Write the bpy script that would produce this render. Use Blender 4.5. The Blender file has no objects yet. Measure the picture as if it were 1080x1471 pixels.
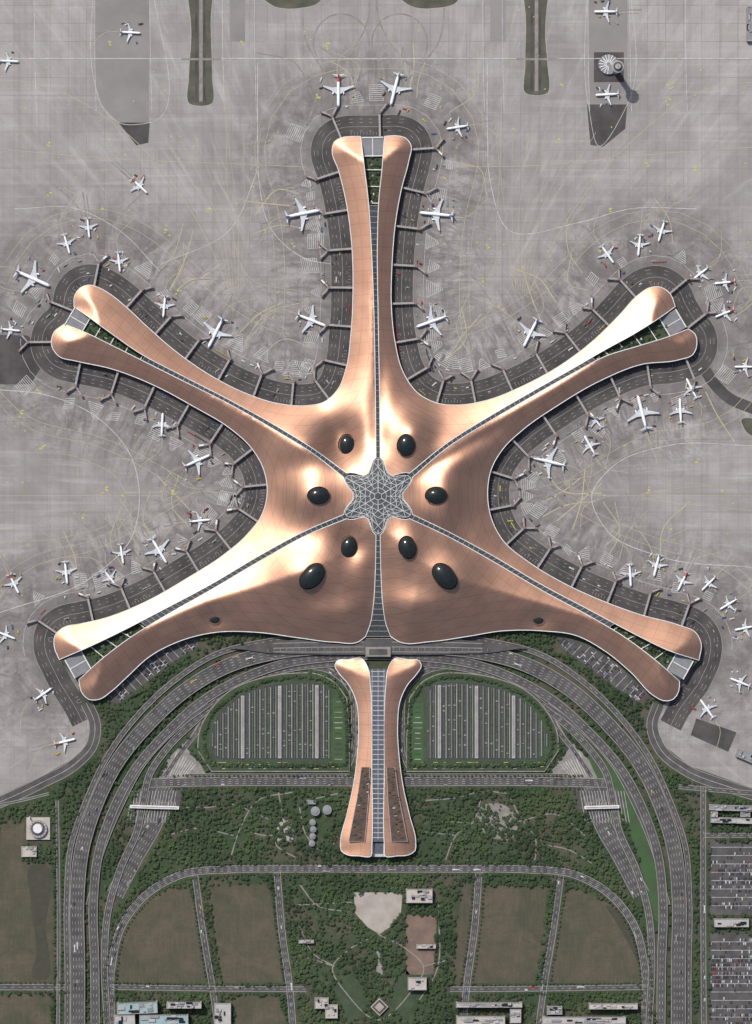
import bpy, bmesh, math, random
import numpy as np
from mathutils import Vector
from mathutils.geometry import delaunay_2d_cdt
random.seed(7); rng=np.random.default_rng(7)
scene=bpy.context.scene
def P(x,y): return (x-540.0,735.5-y)
def PP(l): return [P(*p) for p in l]
def MIR(l): return [(1086-x,y) for x,y in l]

# ---------------- materials ----------------
class NT:
    def __init__(s,name):
        s.m=bpy.data.materials.new(name); s.m.use_nodes=True; s.n=s.m.node_tree.nodes; s.l=s.m.node_tree.links
        s.b=s.n['Principled BSDF']
    def node(s,t,**k):
        n=s.n.new(t)
        for a,v in k.items(): setattr(n,a,v)
        return n
    def link(s,a,b): s.l.new(a,b)
    def math(s,op,a,b=None,c=None,clamp=False):
        n=s.node('ShaderNodeMath',operation=op,use_clamp=clamp)
        for i,v in enumerate((a,b,c)):
            if v is None: continue
            if isinstance(v,(int,float)): n.inputs[i].default_value=v
            else: s.link(v,n.inputs[i])
        return n.outputs[0]
    def pos(s):
        return s.node('ShaderNodeNewGeometry').outputs['Position']
    def scalev(s,v,sc):
        n=s.node('ShaderNodeMapping'); n.inputs['Scale'].default_value=sc; s.link(v,n.inputs['Vector']); return n.outputs[0]
    def noise(s,v,scale,detail=4,rough=.55,dist=0):
        n=s.node('ShaderNodeTexNoise'); n.inputs['Scale'].default_value=scale; n.inputs['Detail'].default_value=detail
        n.inputs['Roughness'].default_value=rough; n.inputs['Distortion'].default_value=dist; s.link(v,n.inputs['Vector']); return n.outputs['Fac']
    def ramp(s,f,a,b,lo=0.,hi=1.):
        n=s.node('ShaderNodeMapRange'); n.inputs[1].default_value=a; n.inputs[2].default_value=b; n.inputs[3].default_value=lo; n.inputs[4].default_value=hi
        s.link(f,n.inputs[0]); return n.outputs[0]
    def mix(s,f,a,b,mode='MIX'):
        n=s.node('ShaderNodeMix',data_type='RGBA',blend_type=mode)
        for i,v in ((0,f),(6,a),(7,b)):
            if isinstance(v,(int,float)): n.inputs[i].default_value=v
            elif isinstance(v,tuple): n.inputs[i].default_value=(*v,1)
            else: s.link(v,n.inputs[i])
        return n.outputs[2]
    def attr(s,name):
        n=s.node('ShaderNodeAttribute'); n.attribute_name=name; return n.outputs['Fac']
    def col(s,c):
        if isinstance(c,tuple): s.b.inputs['Base Color'].default_value=(*c,1)
        else: s.link(c,s.b.inputs['Base Color'])
def simple(name,c1,c2=None,scale=.05,rough=.85,metal=0,detail=6,lo=.35,hi=.65,stretch=(1,1,1),spec=.5):
    t=NT(name); t.b.inputs['Roughness'].default_value=rough; t.b.inputs['Metallic'].default_value=metal; t.b.inputs['Specular IOR Level'].default_value=spec
    if c2 is None: c2=tuple(x*.8 for x in c1)
    f=t.noise(t.scalev(t.pos(),stretch),scale,detail); f=t.ramp(f,lo,hi); t.col(t.mix(f,c1,c2)); return t.m

def apron_mat():
    t=NT('apron_concrete'); p=t.pos()
    def slabs(w,c1,c2,mo,ms):
        br=t.node('ShaderNodeTexBrick'); br.offset=0; br.inputs['Scale'].default_value=1; br.inputs['Brick Width'].default_value=w; br.inputs['Row Height'].default_value=w
        br.inputs['Mortar Size'].default_value=ms; br.inputs['Mortar Smooth'].default_value=.3
        br.inputs['Color1'].default_value=(*c1,1); br.inputs['Color2'].default_value=(*c2,1); br.inputs['Mortar'].default_value=(*mo,1); t.link(p,br.inputs['Vector']); return br.outputs['Color']
    c=slabs(26,(.285,.265,.248),(.34,.318,.30),(.21,.195,.185),.5)
    c2=slabs(118,(.80,.80,.80),(1.08,1.08,1.07),(.85,.85,.85),.9); c=t.mix(.5,c,t.mix(1.,c,c2,'MULTIPLY'))
    c=t.mix(t.ramp(t.noise(p,.005,9,.62,.6),.38,.66,0,.85),c,(.205,.187,.178))
    c=t.mix(t.ramp(t.noise(p,.02,8,.6),.45,.75,0,.5),c,(.41,.39,.375))
    v=t.scalev(p,(.13,.004,1)); c=t.mix(t.ramp(t.noise(v,1,5),.5,.72,0,.45),c,(.19,.174,.165))
    v=t.scalev(p,(.005,.13,1)); c=t.mix(t.ramp(t.noise(v,1,5),.54,.78,0,.38),c,(.45,.43,.41))
    sx=t.node('ShaderNodeSeparateXYZ'); t.link(p,sx.inputs[0])
    x=t.math('SUBTRACT',sx.outputs[0],3.); y=t.math('SUBTRACT',sx.outputs[1],22.)
    a=t.math('MULTIPLY',t.math('ARCTAN2',y,x),42.); r=t.math('MULTIPLY',t.math('SQRT',t.math('ADD',t.math('MULTIPLY',x,x),t.math('MULTIPLY',y,y))),.006)
    cb=t.node('ShaderNodeCombineXYZ'); t.link(a,cb.inputs[0]); t.link(r,cb.inputs[1])
    n=t.noise(cb.outputs[0],1,6,.65); c=t.mix(t.ramp(n,.5,.7,0,.42),c,(.19,.17,.16)); c=t.mix(t.ramp(n,.45,.3,0,.4),c,(.45,.43,.41))
    near=t.attr('near')
    cb=t.node('ShaderNodeCombineXYZ'); t.link(t.math('MULTIPLY',t.attr('along'),.085),cb.inputs[0]); t.link(t.math('MULTIPLY',t.attr('dist'),.018),cb.inputs[1])
    n=t.noise(cb.outputs[0],1,7,.68,.7); c=t.mix(t.math('MULTIPLY',t.ramp(n,.48,.62,0,.7),near),c,(.11,.093,.09)); c=t.mix(t.math('MULTIPLY',t.ramp(n,.46,.34,0,.45),near),c,(.44,.41,.395))
    st=t.ramp(t.noise(p,.016,9,.66,.9),.42,.6); st=t.math('MULTIPLY',t.math('MULTIPLY',st,near),.66)
    c=t.mix(st,c,(.125,.108,.104))
    st=t.ramp(t.noise(t.scalev(p,(1,1.2,1)),.05,7,.7,1.5),.5,.66); st=t.math('MULTIPLY',t.math('MULTIPLY',st,near),.6); c=t.mix(st,c,(.095,.08,.078))
    rm=t.math('MULTIPLY',t.attr('rim'),t.ramp(t.noise(p,.03,6,.6),.3,.65,.4,.95)); c=t.mix(rm,c,(.105,.094,.09))
    c=t.mix(t.ramp(t.noise(p,.3,3,.7),.3,.7,0,.16),c,(.16,.15,.14))
    t.col(c); t.b.inputs['Roughness'].default_value=.9; return t.m
def copper_mat():
    t=NT('roof_copper_panels'); p=t.pos()
    d=t.attr('dout'); r=t.attr('rad')
    def line(v,per,w):
        f=t.math('FRACT',t.math('DIVIDE',v,per)); return t.math('LESS_THAN',f,w)
    l1=line(d,14.,.06); l2=line(r,17.,.05); l=t.math('MAXIMUM',l1,l2)
    l3=line(d,4.,.14); 
    c=t.mix(t.ramp(t.noise(p,.03,6),.3,.7),(.545,.315,.212),(.45,.252,.167))
    c=t.mix(t.math('MULTIPLY',l3,.12),c,(.28,.16,.10))
    c=t.mix(t.math('MULTIPLY',l,.34),c,(.20,.12,.08))
    t.col(c); t.b.inputs['Metallic'].default_value=.9
    t.link(t.ramp(t.noise(p,.05,5),.3,.7,.42,.49),t.b.inputs['Roughness'])
    return t.m
def ground_mat():
    t=NT('landside_soil_and_grass'); p=t.pos()
    f=t.ramp(t.noise(p,.014,8,.65,.5),.45,.62); c=t.mix(f,(.034,.056,.025),(.085,.074,.053))
    c=t.mix(t.ramp(t.noise(p,.03,6,.7,.6),.55,.7,0,.8),c,(.045,.085,.028))
    c=t.mix(t.ramp(t.noise(p,.05,7,.7,.6),.58,.7,0,.5),c,(.14,.12,.09))
    c=t.mix(t.ramp(t.noise(p,.15,5,.7),.45,.7,0,.7),c,(.024,.033,.018)); t.col(c); t.b.inputs['Roughness'].default_value=1; return t.m
def field_mat():
    t=NT('bare_field'); p=t.pos()
    c=t.mix(t.ramp(t.noise(p,.018,9,.7,1.0),.38,.6),(.10,.08,.057),(.060,.058,.037))
    c=t.mix(t.ramp(t.noise(t.scalev(p,(.35,.03,1)),1,4),.5,.7,0,.35),c,(.135,.107,.078))
    c=t.mix(t.ramp(t.noise(t.scalev(p,(.02,.4,1)),1,4),.52,.7,0,.35),c,(.045,.05,.03))
    c=t.mix(t.ramp(t.noise(p,.07,6,.7),.5,.7,0,.6),c,(.042,.052,.03))
    c=t.mix(t.ramp(t.noise(p,.4,4,.7),.4,.7,0,.45),c,(.048,.046,.03)); t.col(c); t.b.inputs['Roughness'].default_value=1; return t.m
def leaf_mat():
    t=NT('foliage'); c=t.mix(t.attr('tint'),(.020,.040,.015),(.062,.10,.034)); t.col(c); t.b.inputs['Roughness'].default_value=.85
    return t.m
APRON=apron_mat(); COPPER=copper_mat(); GROUND=ground_mat(); FIELD=field_mat(); LEAF=leaf_mat()
ASPH=simple('asphalt_dark',(.076,.067,.064),(.036,.033,.033),.035,detail=8)
ASPH2=simple('asphalt_road',(.084,.079,.076),(.048,.046,.045),.06,detail=8)
TAXI=simple('asphalt_shoulder',(.225,.208,.198),(.18,.165,.157),.02,detail=9)
CONC=simple('concrete_light',(.34,.32,.30),(.26,.245,.23),.1)
KERB=simple('concrete_kerb',(.27,.26,.245),(.19,.18,.17),.1)
PAVE=simple('paving',(.24,.218,.195),(.16,.15,.135),.12)
WHITE=simple('white_paint',(.66,.65,.63),(.54,.53,.52),.2,rough=.6)
STEEL=simple('painted_steel',(.47,.47,.46),(.38,.38,.37),.2,rough=.8,spec=.2)
STEELD=simple('strip_frame_steel',(.30,.295,.285),(.24,.235,.23),.2,rough=.9,spec=.1)
MARK=simple('worn_white_marking',(.50,.49,.475),(.30,.29,.28),.12,rough=.8)
YEL=simple('yellow_green_marking',(.46,.46,.09),(.3,.31,.08),.3)
PWHITE=simple('aircraft_white',(.78,.79,.8),(.7,.71,.72),.1,rough=.3)
PGREY=simple('aircraft_wing_grey',(.5,.52,.54),(.42,.44,.46),.2,rough=.35)
PDARK=simple('aircraft_dark',(.05,.05,.055),None,.2,rough=.4)
RED=simple('red_paint',(.5,.05,.04),None,.2,rough=.4); BLUE=simple('blue_paint',(.06,.12,.35),None,.2,rough=.4); ORG=simple('orange_paint',(.65,.28,.05),None,.2,rough=.4)
GLASS=simple('dark_glass',(.010,.014,.014),(.015,.019,.018),.2,rough=.12,spec=.4)
GLASS2=simple('skylight_glass',(.042,.047,.05),(.07,.077,.08),.3,rough=.7,spec=.12)
GLASS3=simple('central_skylight_glass',(.055,.06,.064),(.085,.092,.095),.3,rough=.6,spec=.2)
BLUEG=simple('skylight_blue_glass',(.085,.10,.125),(.055,.065,.08),.3,rough=.4)
GREYROOF=simple('grey_roof',(.22,.225,.24),(.17,.175,.19),.1)
GRASS=simple('bright_grass',(.033,.09,.024),(.04,.06,.028),.04,detail=9)
LAWN=simple('lawn',(.042,.066,.03),(.028,.043,.021),.08,detail=9)
BROWN=simple('red_soil',(.18,.12,.09),(.11,.08,.062),.06,detail=9)
BARK=simple('bark',(.10,.07,.05),None,.5)
TEAL=simple('teal_roof',(.25,.35,.36),(.22,.29,.30),.2)
BEIGE=simple('beige_roof',(.42,.38,.335),(.34,.305,.27),.1)
PLAZA=simple('beige_plaza_paving',(.35,.315,.275),(.27,.24,.21),.05,detail=9)
WALL=simple('facade_panel',(.38,.365,.35),(.31,.30,.29),.2)
JBW=simple('jet_bridge_metal',(.30,.275,.265),(.23,.21,.205),.2,rough=.5)
JBR=simple('jet_bridge_joint',(.22,.14,.125),None,.2)
MAROON=simple('courtyard_wood',(.11,.06,.045),(.05,.04,.03),.15)

# ---------------- mesh helpers ----------------
class B:
    def __init__(s,name,mats): s.name=name; s.mats=mats; s.v=[]; s.f=[]; s.m=[]
    def add(s,vs,fs,mi=0):
        o=len(s.v); s.v.extend(vs); s.f.extend([tuple(i+o for i in f) for f in fs]); s.m.extend([mi]*len(fs))
    def box(s,cx,cy,z0,z1,w,d,rot=0,mi=0,bev=0):
        c,sn=math.cos(rot),math.sin(rot); q=[]
        for z,k in ((z0,1.),(z1,1.-bev)):
            for a,b in ((-1,-1),(1,-1),(1,1),(-1,1)):
                x=a*w/2*k; y=b*d/2*k; q.append((cx+x*c-y*sn,cy+x*sn+y*c,z))
        s.add(q,[(0,3,2,1),(4,5,6,7),(0,1,5,4),(1,2,6,5),(2,3,7,6),(3,0,4,7)],mi)
    def beam(s,a,b,w,h,mi=0):
        a=Vector(a); b=Vector(b); d=(b-a)
        if d.length<1e-4: return
        n=Vector((-d.y,d.x,0)); 
        if n.length<1e-6: n=Vector((1,0,0))
        n=n.normalized()*w/2; u=Vector((0,0,h))
        q=[a-n,a+n,b+n,b-n,a-n+u,a+n+u,b+n+u,b-n+u]
        s.add([tuple(x) for x in q],[(0,1,2,3),(4,7,6,5),(0,4,5,1),(1,5,6,2),(2,6,7,3),(3,7,4,0)],mi)
    def cyl(s,cx,cy,z0,z1,r0,r1=None,n=20,mi=0,cap=True,sy=1,rot=0):
        if r1 is None: r1=r0
        q=[];c,sn=math.cos(rot),math.sin(rot)
        for z,r in ((z0,r0),(z1,r1)):
            for i in range(n):
                a=2*math.pi*i/n; x=r*math.cos(a); y=r*sy*math.sin(a); q.append((cx+x*c-y*sn,cy+x*sn+y*c,z))
        f=[(i,(i+1)%n,n+(i+1)%n,n+i) for i in range(n)]
        if cap: f.append(tuple(range(n,2*n)))
        s.add(q,f,mi)
    def ribbon(s,pts,w,z,off=0,mi=0,closed=False,zf=None,base=None):
        if len(pts)<2: return
        a=np.array([p[:2] for p in pts],float); n=len(a)
        if closed: t=np.roll(a,-1,0)-np.roll(a,1,0)
        else:
            t=np.gradient(a,axis=0)
        L=np.hypot(t[:,0],t[:,1])+1e-9; nn=np.stack([-t[:,1]/L,t[:,0]/L],1)
        l=a+nn*(off+w/2); r=a+nn*(off-w/2); q=[]
        for i in range(n):
            if zf: zl,zr=zf(l[i]),zf(r[i])
            else: zl=zr=(z[i] if hasattr(z,'__len__') else z)
            q+= [(l[i][0],l[i][1],zl),(r[i][0],r[i][1],zr)]
        m=n if closed else n-1; fs=[]
        for i in range(m):
            j=(i+1)%n; fs.append((2*i,2*i+1,2*j+1,2*j))
        s.add(q,fs,mi)
        if base is not None:
            q2=[(x,y,base) for x,y,zz in q]; k=len(q); fs=[]
            for i in range(m):
                j=(i+1)%n; fs.append((2*i,2*j,k+2*j,k+2*i)); fs.append((2*i+1,k+2*i+1,k+2*j+1,2*j+1))
            s.add(q+q2,fs,mi)
    def poly(s,pts,z,mi=0,base=None):
        a=sum(pts[i][0]*pts[(i+1)%len(pts)][1]-pts[(i+1)%len(pts)][0]*pts[i][1] for i in range(len(pts)))
        if a<0: pts=pts[::-1]
        n=len(pts); s.add([(x,y,z) for x,y in pts],[tuple(range(n))],mi)
        if base is not None:
            s.add([(x,y,z) for x,y in pts]+[(x,y,base) for x,y in pts],[(i,n+i,n+(i+1)%n,(i+1)%n) for i in range(n)],mi)
    def done(s,parent=None,smooth=False):
        me=bpy.data.meshes.new(s.name); me.from_pydata([tuple(map(float,v)) for v in s.v],[],s.f)
        for m in s.mats: me.materials.append(m)
        me.polygons.foreach_set('material_index',s.m)
        if smooth: me.polygons.foreach_set('use_smooth',[True]*len(s.f))
        me.update(); o=bpy.data.objects.new(s.name,me); scene.collection.objects.link(o)
        if parent: o.parent=parent
        return o
def empty(name):
    o=bpy.data.objects.new(name,None); scene.collection.objects.link(o); return o
def cat(pts,step=4.,closed=False):
    p=np.array(pts,float); n=len(p); out=[]
    for i in range(n if closed else n-1):
        if closed: a,b,c,d=p[(i-1)%n],p[i],p[(i+1)%n],p[(i+2)%n]
        else:
            b,c=p[i],p[i+1]; a=p[i-1] if i>0 else 2*b-c; d=p[i+2] if i+2<n else 2*c-b
        L=np.linalg.norm(c-b); k=max(2,int(L/step))
        def tan(u,v,w):
            l1=np.linalg.norm(v-u)+1e-6; l2=np.linalg.norm(w-v)+1e-6
            return ((v-u)/l1*l2+(w-v)/l2*l1)/(l1+l2)
        m0=tan(a,b,c)*L; m1=tan(b,c,d)*L
        for j in range(k):
            t=j/k; out.append((2*t**3-3*t*t+1)*b+(t**3-2*t*t+t)*m0+(-2*t**3+3*t*t)*c+(t**3-t*t)*m1)
    if not closed: out.append(p[-1])
    return [tuple(x) for x in out]
def resample(pts,step):
    a=np.array(pts,float); d=np.r_[0,np.cumsum(np.hypot(*np.diff(a,axis=0).T))]; n=max(2,int(d[-1]/step)+1)
    s=np.linspace(0,d[-1],n); return np.stack([np.interp(s,d,a[:,0]),np.interp(s,d,a[:,1])],1)
def seg_dist(q,paths,arg=False):
    q=np.asarray(q,float); best=np.full(len(q),1e9); bi=np.zeros(len(q),int)
    for pth in paths:
        a=np.asarray(pth,float); A=a[:-1];D=a[1:]-A; LL=(D**2).sum(1)+1e-9
        for i in range(0,len(q),4000):
            qq=q[i:i+4000]; t=((qq[:,None,:]-A)*D).sum(2)/LL; t=np.clip(t,0,1)
            pr=A+D*t[...,None]; d2=((qq[:,None,:]-pr)**2).sum(2); dd=np.sqrt(d2.min(1)); best[i:i+4000]=np.minimum(best[i:i+4000],dd); bi[i:i+4000]=d2.argmin(1)
    return (best,bi) if arg else best
def inside(q,poly):
    q=np.asarray(q,float); x,y=q[:,0],q[:,1]; r=np.zeros(len(q),bool); p=np.asarray(poly); n=len(p)
    for i in range(n):
        x1,y1=p[i];x2,y2=p[(i+1)%n]
        if y1==y2: continue
        c=((y1>y)!=(y2>y))&(x<(x2-x1)*(y-y1)/(y2-y1)+x1); r^=c
    return r
MW,MH=620,860
gx,gy=np.meshgrid(np.arange(MW)*2-620.,np.arange(MH)*2-860.); GQ=np.stack([gx.ravel(),gy.ravel()],1); MASK=np.zeros(MW*MH,bool)
def block_poly(p): 
    global MASK; MASK|=inside(GQ,p)
def block_rib(pts,w):
    a=resample(pts,2.); k=int(w/4)+1
    ix=((a[:,0]+620)/2).round().astype(int); iy=((a[:,1]+860)/2).round().astype(int); m=MASK.reshape(MH,MW)
    for dx in range(-k,k+1):
        for dy in range(-k,k+1):
            if dx*dx+dy*dy<=(w/4+.6)**2:
                X=np.clip(ix+dx,0,MW-1);Y=np.clip(iy+dy,0,MH-1); m[Y,X]=True

# ---------------- terminal outlines (plan, metres) ----------------
C0=np.array(P(543,713))
up_L=[(518,197),(523,240),(529,290),(533,350),(537,450),(539,560),(540,658)]
up_R=[(552,197),(549,240),(544,290),(542,350),(543,450),(545,560),(546,658)]
ul_U=[(107,441),(127,455),(160,479),(200,507),(260,539),(330,575),(400,614),(450,645),(498,680)]
ul_D=[(93,466),(125,479),(160,496),(200,516),(260,546),(330,581),(400,621),(450,652),(494,686)]
ur_U=[(969,441),(945,458),(910,480),(870,502),(820,531),(760,565),(700,600),(640,638),(588,680)]
ur_D=[(988,473),(960,484),(915,498),(870,512),(820,538),(760,572),(700,607),(640,645),(592,686)]
ll_U=[(86,947),(130,928),(180,904),(230,878),(300,841),(380,794),(440,762),(494,739)]
ll_D=[(114,976),(150,944),(190,914),(240,883),(300,849),(380,802),(440,769),(498,745)]
lr_U=[(1003,948),(960,934),(910,910),(850,878),(780,841),(700,794),(640,762),(592,739)]
lr_D=[(975,978),(938,946),(895,914),(850,887),(780,849),(700,802),(640,769),(588,745)]
dn_L=[(525,914),(532,895),(536,870),(539,820),(540,768)]
dn_R=[(561,914),(554,895),(550,870),(547,820),(546,768)]
e_TL=[(107,441),(108,425),(116,414),(128,410),(143,414),(160,424),(180,440),(210,468),(250,503),(300,538),(350,564),(400,580),(440,583),(465,578),(485,560),(497,530),(504,480),(507,420),(505,350),(497,290),(486,245),(477,217),(480,205),(490,199),(505,197),(518,197)]
e_TR=[(552,197),(568,196),(582,199),(590,209),(587,232),(577,270),(568,320),(563,380),(562,440),(567,490),(579,535),(600,565),(630,580),(660,582),(700,575),(750,555),(800,528),(850,491),(890,452),(915,425),(932,414),(948,413),(962,423),(969,441)]
e_R=[(988,473),(997,480),(1000,495),(994,510),(975,517),(920,524),(860,548),(800,583),(750,618),(722,645),(705,675),(700,708),(704,740),(721,775),(760,808),(810,838),(860,861),(920,883),(975,898),(998,908),(1006,923),(1003,948)]
e_L=[(86,947),(79,930),(80,912),(92,901),(115,896),(150,888),(210,864),(270,830),(320,798),(355,768),(377,738),(384,708),(378,672),(360,642),(330,615),(280,585),(220,553),(160,530),(110,519),(85,512),(75,497),(78,478),(93,466)]
e_BL=[(525,914),(516,921),(480,922),(430,916),(370,908),(310,908),(260,920),(215,943),(182,973),(160,993),(143,1004),(128,1004),(118,994),(114,976)]
e_BR=[(975,978),(974,992),(966,1004),(952,1006),(940,1000),(905,965),(870,936),(825,912),(780,906),(720,906),(670,914),(620,921),(572,921),(561,914)]
EDGE={k:cat(PP(v),5) for k,v in dict(TL=e_TL,TR=e_TR,R=e_R,L=e_L,BL=e_BL,BR=e_BR).items()}
INN={k:cat(PP(v),5) for k,v in dict(up_L=up_L,up_R=up_R,ul_U=ul_U,ul_D=ul_D,ur_U=ur_U,ur_D=ur_D,ll_U=ll_U,ll_D=ll_D,lr_U=lr_U,lr_D=lr_D,dn_L=dn_L,dn_R=dn_R).items()}
def star_r(x_): return 35.5+18.5*x_**3.2
def star_arc(p,q):
    a=math.atan2(p[1]-C0[1],p[0]-C0[0]); b=math.atan2(q[1]-C0[1],q[0]-C0[0])
    d=(b-a+math.pi)%(2*math.pi)-math.pi; out=[]
    for i in range(1,12):
        t=a+d*i/12; r=star_r(abs(math.cos(math.pi*i/12))); out.append((C0[0]+r*math.cos(t),C0[1]+r*math.sin(t)))
    return out
def petal(edge,i_start,i_end):
    e=list(EDGE[edge]); a=list(INN[i_end]); b=list(INN[i_start])
    return e[:-1]+a+star_arc(a[-1],b[-1])+b[::-1][:-1]
petals={'TL':petal('TL','ul_U','up_L'),'TR':petal('TR','up_R','ur_U'),'R':petal('R','ur_D','lr_U'),'L':petal('L','ll_U','ul_D'),'BL':petal('BL','dn_L','ll_D'),'BR':petal('BR','lr_D','dn_R')}
OUT=[np.array(v) for v in EDGE.values()]
G=[(488,634,-21,29,34),(592,622,14,26,30),(446,712,15,36,34),(640,712,13,26,40),
   (503,782,-11,24,28),(588,782,7,24,28),(436,822,12,44,36),(645,822,9,44,36),(440,640,9,34,26),(665,655,7,34,26),(600,870,7,50,22),(480,880,5,46,20),
   (309,889,-5,18,14),(773,890,-5,18,14)]
def H(q):
    q=np.atleast_2d(np.asarray(q,float))[:,:2]; d=seg_dist(q,OUT)
    h=13+42*(1-np.exp(-d/92.))
    for x,y,a,sx,sy in G:
        cx,cy=P(x,y); h=h+a*np.exp(-((q[:,0]-cx)/sx)**2-((q[:,1]-cy)/sy)**2)
    dx=q[:,0]-C0[0]; dy=q[:,1]-C0[1]
    h=h-8*np.exp(-(dx/20)**2)*np.clip((-dy-40)/60,0,1)
    for k in (0,1,5):
        t0=math.pi/6+k*math.pi/3; 
        al=dx*math.cos(t0)+dy*math.sin(t0); ac=-dx*math.sin(t0)+dy*math.cos(t0)
        h=h-5.5*np.exp(-(ac/13)**2)*np.clip((al-45)/40,0,1)*np.clip((230-al)/90,0,1)
    return h
def h1(p): return float(H([p])[0])
terminal=empty('airport_terminal')
def make_roof(name,poly,hf,mat,parent,step=4.5,center=C0,outs=None,wall=True,trim=1.1):
    pb=np.array(poly); 
    keep=[0]
    for i in range(1,len(pb)):
        if np.hypot(*(pb[i]-pb[keep[-1]]))>1.2: keep.append(i)
    if np.hypot(*(pb[keep[-1]]-pb[0]))<1.2: keep.pop()
    pb=pb[keep]; n=len(pb)
    if sum(pb[i][0]*pb[(i+1)%n][1]-pb[(i+1)%n][0]*pb[i][1] for i in range(n))<0: pb=pb[::-1]
    x0,y0=pb.min(0);x1,y1=pb.max(0)
    X,Y=np.meshgrid(np.arange(x0,x1,step),np.arange(y0,y1,step*.87)); X[1::2]+=step/2
    q=np.stack([X.ravel(),Y.ravel()],1); q=q[inside(q,pb)]; q=q[seg_dist(q,[np.vstack([pb,pb[:1]])])>step*.45]
    allp=np.vstack([pb,q]); vs,es,fs,ov,oe,of=delaunay_2d_cdt([Vector(p) for p in allp],[],[list(range(n))],1,1e-5)
    V=np.array([(v.x,v.y) for v in vs]); Z=hf(V)
    me=bpy.data.meshes.new(name); me.from_pydata([(V[i,0],V[i,1],Z[i]) for i in range(len(V))],[],[tuple(f) for f in fs])
    me.polygons.foreach_set('use_smooth',[True]*len(me.polygons)); me.materials.append(mat)
    a=me.attributes.new('dout','FLOAT','POINT'); a.data.foreach_set('value',seg_dist(V,outs if outs is not None else OUT).astype(np.float32))
    a=me.attributes.new('rad','FLOAT','POINT'); a.data.foreach_set('value',np.hypot(V[:,0]-center[0],V[:,1]-center[1]).astype(np.float32))
    me.update(); o=bpy.data.objects.new(name,me); scene.collection.objects.link(o); o.parent=parent
    Zb=hf(pb); ring=[tuple(p) for p in pb]
    t=B(name+'_edge_trim',[WHITE,GLASS]); 
    t.ribbon(ring,trim,[z+.45 for z in Zb],off=0,closed=True)
    q=[(pb[i][0],pb[i][1],Zb[i]+.3) for i in range(n)]+[(pb[i][0],pb[i][1],Zb[i]-2.5) for i in range(n)]
    t.add(q,[(i,n+i,n+(i+1)%n,(i+1)%n) for i in range(n)],0)
    if wall:
        q=[(pb[i][0],pb[i][1],Zb[i]-2.5) for i in range(n)]+[(pb[i][0],pb[i][1],0) for i in range(n)]
        t.add(q,[(i,n+i,n+(i+1)%n,(i+1)%n) for i in range(n)],1)
    t.done(parent); return o
for k,p in petals.items(): make_roof('roof_petal_'+k.lower(),p,H,COPPER,terminal,4.)
st=B('skylight_strips',[GLASS2,STEELD]); gd=B('courtyard_gardens',[LAWN,GREYROOF,WHITE,MAROON,PAVE])
court=[]
for a,b,rg in (('up_L','up_R',420),('ul_U','ul_D',390),('ur_U','ur_D',370),('ll_U','ll_D',385),('lr_U','lr_D',385),('dn_L','dn_R',999)):
    A=resample(INN[a],4.);Bq=resample(INN[b],4.); n=min(len(A),len(Bq))
    u=np.linspace(0,1,n); A=np.array([A[int(round(t*(len(A)-1)))] for t in u]); Bq=np.array([Bq[int(round(t*(len(Bq)-1)))] for t in u])
    hA=H(A)-.3;hB=H(Bq)-.3
    if a=='dn_L': rad=np.zeros(n)
    else: rad=np.hypot(*((A+Bq)/2-C0).T)
    q=[];idx=[i for i in range(n) if rad[i]<rg]
    for i in idx: q+=[(A[i][0],A[i][1],hA[i]),(Bq[i][0],Bq[i][1],hB[i])]
    dd_=(C0-(A[-1]+Bq[-1])/2); dd_/=np.linalg.norm(dd_); a2=A[-1]+dd_*6; b2_=Bq[-1]+dd_*6; q+=[(a2[0],a2[1],h1(a2)-.35),(b2_[0],b2_[1],h1(b2_)-.35)]
    st.add(q,[(2*i,2*i+1,2*i+3,2*i+2) for i in range(len(idx))],0)
    for c_,i in enumerate(idx):
        if c_%2==0: st.beam((A[i][0],A[i][1],hA[i]+.1),(Bq[i][0],Bq[i][1],hB[i]+.1),.7,.4,1)
    jd=[i for i in range(n) if rad[i]>=rg]
    if jd:
        jd=jd+[jd[-1]+1]; q=[]
        for i in jd: q+=[(A[i][0],A[i][1],12.),(Bq[i][0],Bq[i][1],12.)]
        gd.add(q,[(2*i,2*i+1,2*i+3,2*i+2) for i in range(len(jd)-1)],0)
        d=(A[0]+Bq[0])/2-C0; d/=np.linalg.norm(d); ang=math.atan2(d[1],d[0]); m=(A[0]+Bq[0])/2-d*15
        w=30 if a!='up_L' else 31
        gd.box(m[0],m[1],0,15,29,w,ang,1); gd.box(m[0],m[1],15,15.8,27,1,ang,2); gd.box(m[0]+d[0]*13.2,m[1]+d[1]*13.2,15,16.2,1.4,w,ang,2); gd.box(m[0]-d[0]*13.2,m[1]-d[1]*13.2,15,16.2,1.4,w,ang,2)
        for k in range(-5,6): 
            pz=np.array([-d[1],d[0]])*k*2.6; gd.box(m[0]+pz[0],m[1]+pz[1],15,15.4,25,.3,ang,4)
        for i in jd[8:]:
            mm=(A[i]+Bq[i])/2; wd=np.linalg.norm(A[i]-Bq[i])
            if wd>6 : court.append((mm,wd))
            if i%6==0: gd.beam((*A[i],15),(*Bq[i],15),1.2,.6,2)
            if i%3==0 and wd>8: gd.box(mm[0]+random.uniform(-.25,.25)*wd,mm[1]+random.uniform(-.25,.25)*wd,12,13+random.random()*2,random.uniform(2,6),random.uniform(1.5,4),ang+random.choice([0,.5]),random.choice([1,3,2,4,4]))
st.done(terminal); gd.done(terminal)
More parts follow.
